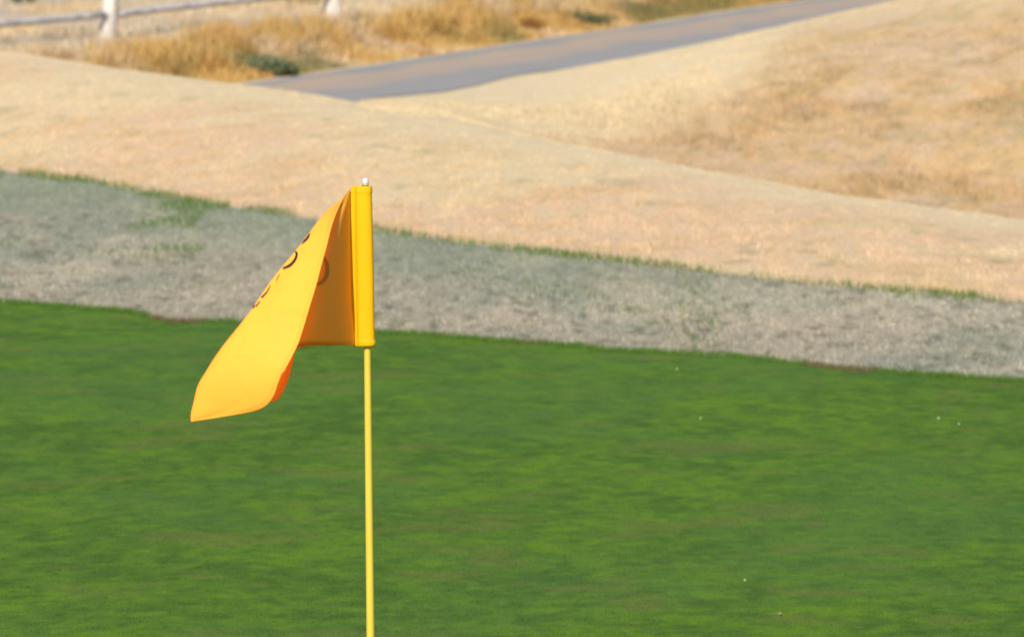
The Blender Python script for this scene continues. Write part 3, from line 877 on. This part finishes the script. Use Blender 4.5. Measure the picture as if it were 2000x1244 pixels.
# frayed upper fly corner
fr = np.exp(-((UU - cum[12.0.__int__()]) / 0.035) ** 2) * sstep(0.06, 0.0, TT)
G[..., 0] += fr * (fbm(UU * 160, TT * 0, 311, 2) - 0.55) * 7
V = np.zeros((NR, NCc, 3))
aa = (G[..., 0] - 1000) / FPX; bb = -(G[..., 1] - 622) / FPX
Yd = FD + G[..., 2]; s_ = Yd / (CP + bb * SP)
V[..., 0] = aa * s_; V[..., 1] = Yd; V[..., 2] = CAM_H + (bb * CP - SP) * s_
# distance to the hemmed borders, in photo pixels
bord = np.concatenate([V[:, 0], V[int(np.searchsorted(uu, cum[8])):, -1]])
flat = V.reshape(-1, 3); hem = np.full(len(flat), 99.0)
for k in range(len(bord)):
    hem = np.minimum(hem, np.linalg.norm(flat - bord[k], axis=1))
hem = hem / px2m
keep = grid_faces(NR, NCc)
me = np_mesh('flag', flat, keep, True, {'hem': ('FLOAT', hem)})
flag = link_mesh('flag', me, M_cloth, stick)
sol = flag.modifiers.new('thickness', 'SOLIDIFY'); sol.thickness = 0.0004; sol.offset = 0

bvh = BVHTree.FromPolygons([tuple(v) for v in flat], [tuple(int(i) for i in f) for f in keep])
camp = Vector((0, 0, CAM_H))
def hit(px, py, last=False):
    d_ = (P(px, py, FD) - camp).normalized(); o_ = camp.copy(); best = None
    while True:
        loc, nor, idx, dd = bvh.ray_cast(o_, d_)
        if loc is None: break
        if nor.dot(d_) > 0: nor = -nor
        best = (loc, nor)
        if not last: break
        o_ = loc + d_ * 0.004
    return best

def ribbon(bm, pts, widths, last=False, off=0.0015):
    n = 24; path_ = []
    ts = np.linspace(0, 1, len(pts)); tq = np.linspace(0, 1, n)
    xs = pchip(ts, [p[0] for p in pts], tq); ys = pchip(ts, [p[1] for p in pts], tq); ws = np.interp(tq, ts, widths)
    prev = None
    for i in range(n):
        j0, j1 = max(i - 1, 0), min(i + 1, n - 1)
        tx, ty = xs[j1] - xs[j0], ys[j1] - ys[j0]; l_ = math.hypot(tx, ty) or 1
        nx, ny = -ty / l_, tx / l_
        ring = []
        for s in (-1, 0, 1):
            h_ = hit(xs[i] + nx * ws[i] / 2 * s, ys[i] + ny * ws[i] / 2 * s, last)
            if h_ is None: ring = None; break
            ring.append(h_[0] + h_[1] * off)
        if ring is None: prev = None; continue
        if prev and (ring[1] - prev[1]).length < 0.03:
            vs = [bm.verts.new(v) for v in prev + ring]
            bm.faces.new((vs[0], vs[1], vs[4], vs[3])); bm.faces.new((vs[1], vs[2], vs[5], vs[4]))
        prev = ring

M_ink = simple('dark printed ink', (0.012, 0.014, 0.02), 0.6, 0.3)
for pts_, wd_ in (([(603.5, 457), (600, 464), (594, 471), (588, 477)], [1.5, 3.2, 3.2, 1.0]),
                  ([(577.5, 492), (580, 497), (578.5, 504), (573, 513), (565, 520), (552.5, 525)], [3.2, 3.4, 3.6, 3.8, 4.2, 3.0]),
                  ([(544.5, 536), (541, 542), (537.5, 550)], [0.9, 1.3, 0.8]),
                  ([(525.5, 558), (524, 563), (520, 570), (515, 576), (509, 581.5)], [1.4, 1.6, 1.8, 2.6, 3.2]),
                  ([(506.5, 589), (502, 594), (498, 599)], [1.4, 1.8, 2.2]),
                  ([(497, 596.5), (494.5, 600), (492.5, 603)], [1.2, 1.6, 1.2])):
    pts_ = [(q_[0] + (0 if wd_[0] == 3.2 else 2.0), q_[1]) for q_ in pts_]
    bm = bmesh.new(); ribbon(bm, pts_, [q_ * 1.25 for q_ in wd_])
    me = bpy.data.meshes.new('letter'); bm.to_mesh(me); bm.free()
    letter = link_mesh('letter', me, M_ink, stick)
    letter.parent = flag; letter.location = (0, 0, 0)
    letter['label'] = 'dark printed letter curving away over the fold'
bm = bmesh.new()
ribbon(bm, [(628, 500), (634, 507), (638.5, 520), (638, 533), (634, 544), (628, 551), (619, 555), (608, 553)], [5, 6, 7, 8, 8, 7, 6, 5], True)
me = bpy.data.meshes.new('ghost_lettering'); bm.to_mesh(me); bm.free()
gm, t, b, o = new_mat('print showing through the nylon')
b.inputs['Base Color'].default_value = (0.60, 0.20, 0.004, 1); b.inputs['Roughness'].default_value = 0.6
ghost = link_mesh('print_through', me, gm, stick)
ghost.parent = flag; ghost.location = (0, 0, 0)
ghost['label'] = 'darker orange curve of a letter showing through the inner cloth'

# ---- sleeve: a cloth pocket round a tube, flattened into a flap towards the flag
ys_ = [364, 368, 376.5, 378.5, 400, 428, 482, 547, 599, 630, 660, 664, 666.5, 670, 674, 677]
lx = [688.5, 686.5, 684, 683.5, 679.5, 676.5, 677.5, 680, 682, 685, 688, 688.6, 689.3, 690, 690.5, 692]
rx_ = [725.3, 725.7, 726, 725.4, 726.4, 727, 728.3, 729.8, 730.3, 730.9, 731.8, 732, 732.9, 733.2, 732.8, 730]
tz = np.linspace(0, 1, 120); yy = 364 + (677 - 364) * tz
lxx = np.interp(yy, ys_, lx); rxx = np.interp(yy, ys_, rx_)
grow = 1 + 0.0 * yy
sec = []
NSs = 56
for y_, l_, r_ in zip(yy, lxx, rxx):
    band = 0.6 if (y_ < 377.5 or y_ > 665.5) else 0.0
    R0 = (r_ - np.interp(y_, [364, 677], [692, 696])) / 2 * 1.0
    cx_ = r_ - R0; ring = []
    ph0 = R(128)
    for j in range(NSs):
        a = -ph0 + 2 * ph0 * j / (NSs - 1)            # round part: from the near left, over the right, to the far left
        ca_, sa_ = math.cos(a), math.sin(a)
        ring.append((cx_ + (R0 + band) * math.copysign(abs(ca_) ** 0.7, ca_), math.copysign(abs(sa_) ** 0.85, sa_) * (R0 + band) * 0.74))
    # flap
    p_end = (l_, 5.0)
    for k in (0.25, .5, .75, 1.0):
        a0 = ring[NSs - 1]; ring.append((a0[0] + (p_end[0] - a0[0]) * k, a0[1] + (p_end[1] + 1.2 - a0[1]) * k ** .8))
    a0 = ring[0]
    for k in (1.0, .8, .6, .4, .30, .25, .20, .08):
        xx_ = a0[0] + (p_end[0] - a0[0]) * k
        dd_ = a0[1] + (p_end[1] - 1.2 - a0[1]) * k ** 0.55
        if abs(k - .25) < .01: dd_ += 1.1                     # stitched seam pinches the cloth
        ring.append((xx_, dd_))
    sec.append([P(x_, y_, FD + d_ * px2m) for x_, d_ in ring])
nS = len(sec[0])
V2 = np.array([[tuple(p) for p in s] for s in sec])
f2 = []
for i in range(len(sec) - 1):
    for j in range(nS):
        f2.append((i * nS + j, i * nS + (j + 1) % nS, (i + 1) * nS + (j + 1) % nS, (i + 1) * nS + j))
hem2 = np.minimum(np.abs(yy - 364), np.abs(677 - yy))
hem2 = np.repeat(np.interp(hem2, [0, 1, 11.5, 12, 13, 13.5, 14.5, 400], [0, .9, 1.2, 7.3, 7.6, 8.5, 9.9, 99]), nS).reshape(len(sec), nS)
# the vertical seam
for j, hv_ in ((NSs + 4 + 4, 9.9), (NSs + 4 + 5, 7.3), (NSs + 4 + 6, 9.9)):
    hem2[:, j] = np.minimum(hem2[:, j], hv_)
me = np_mesh('sleeve', V2.reshape(-1, 3), np.array(f2), True, {'hem': ('FLOAT', hem2.reshape(-1))})
slv = link_mesh('sleeve', me, M_sleeve, stick)
slv.parent = flag; slv.location = (0, 0, 0)
sm = slv.modifiers.new('thickness', 'SOLIDIFY'); sm.thickness = 0.0008; sm.offset = -1
# pale binding thread at the top and bottom of the sleeve
# inner tube the pole passes through
tb = P(710, 368, FD)
lathe('tube', [(0.0118, 0.0), (0.0118, -0.34), (0.0108, -0.34), (0.0108, -0.002), (0.0113, 0.0007), (0.0118, 0.0)], tb.x + 0.001, FD, tb.z, simple('pale liner', (0.5, 0.42, 0.25), 0.6), stick)
tube = [o_ for o_ in bpy.data.objects if o_.name == 'tube'][0]
tube.parent = flag; tube.location = (0, 0, 0)
lathe('bore_shade', [(0.0001, -0.006), (0.0107, -0.006), (0.0107, -0.03), (0.0001, -0.03)], tb.x + 0.001, FD, tb.z, simple('black plug', (0.02, 0.02, 0.02), 0.7), stick).parent = flag  # black filling added for the shade inside the tube mouth
bore_shade = [o_ for o_ in bpy.data.objects if o_.name == 'bore_shade'][0]; bore_shade.location = (0, 0, 0)

# ------------------------------------------------------------------ small pale litter on the green
specs = [(1322, 723, 'pale fleck near the fringe, right of the flag'), (1368, 819, 'white fleck below the first one, nearest the middle of the green'),
         (1833, 819, 'larger white fleck at the right side of the green'), (1873, 830, 'tiny white fleck just right of the larger one'),
         (1455, 1135, 'bright white fleck alone low on the green'), (1523, 1200, 'beige leaf scrap at the bottom of the green')]
lm = simple('dry petal', (0.34, 0.38, 0.24), 0.8, 0.2)
for i, (px_, py_, lb) in enumerate(specs):
    Yl = dist_for(py_, 0.004); c_ = P(px_, py_, Yl)
    bm = bmesh.new()
    r_ = (0.0035, 0.0035, 0.005, 0.003, 0.004, 0.008)[i]
    ring = [bm.verts.new((c_.x + math.cos(a) * r_ * random.uniform(.7, 1.1), c_.y + math.sin(a) * r_ * random.uniform(.5, 1), c_.z + 0.004 + 0.004 * math.sin(2 * a + i))) for a in np.linspace(0, 2 * math.pi, 9)[:-1]]
    cv = bm.verts.new((c_.x, c_.y, c_.z + 0.0085))
    for j in range(8): bm.faces.new((ring[j], ring[(j + 1) % 8], cv))
    bx_ = bm.verts.new((c_.x, c_.y, c_.z - 0.001))
    for j in range(8): bm.faces.new((ring[(j + 1) % 8], ring[j], bx_))
    me = bpy.data.meshes.new('leaf_scrap'); bm.to_mesh(me); bm.free()
    o_ = link_mesh('leaf_scrap', me, lm)
    tag(o_, lb, 'leaf scrap', 'pale leaf scraps on the green')
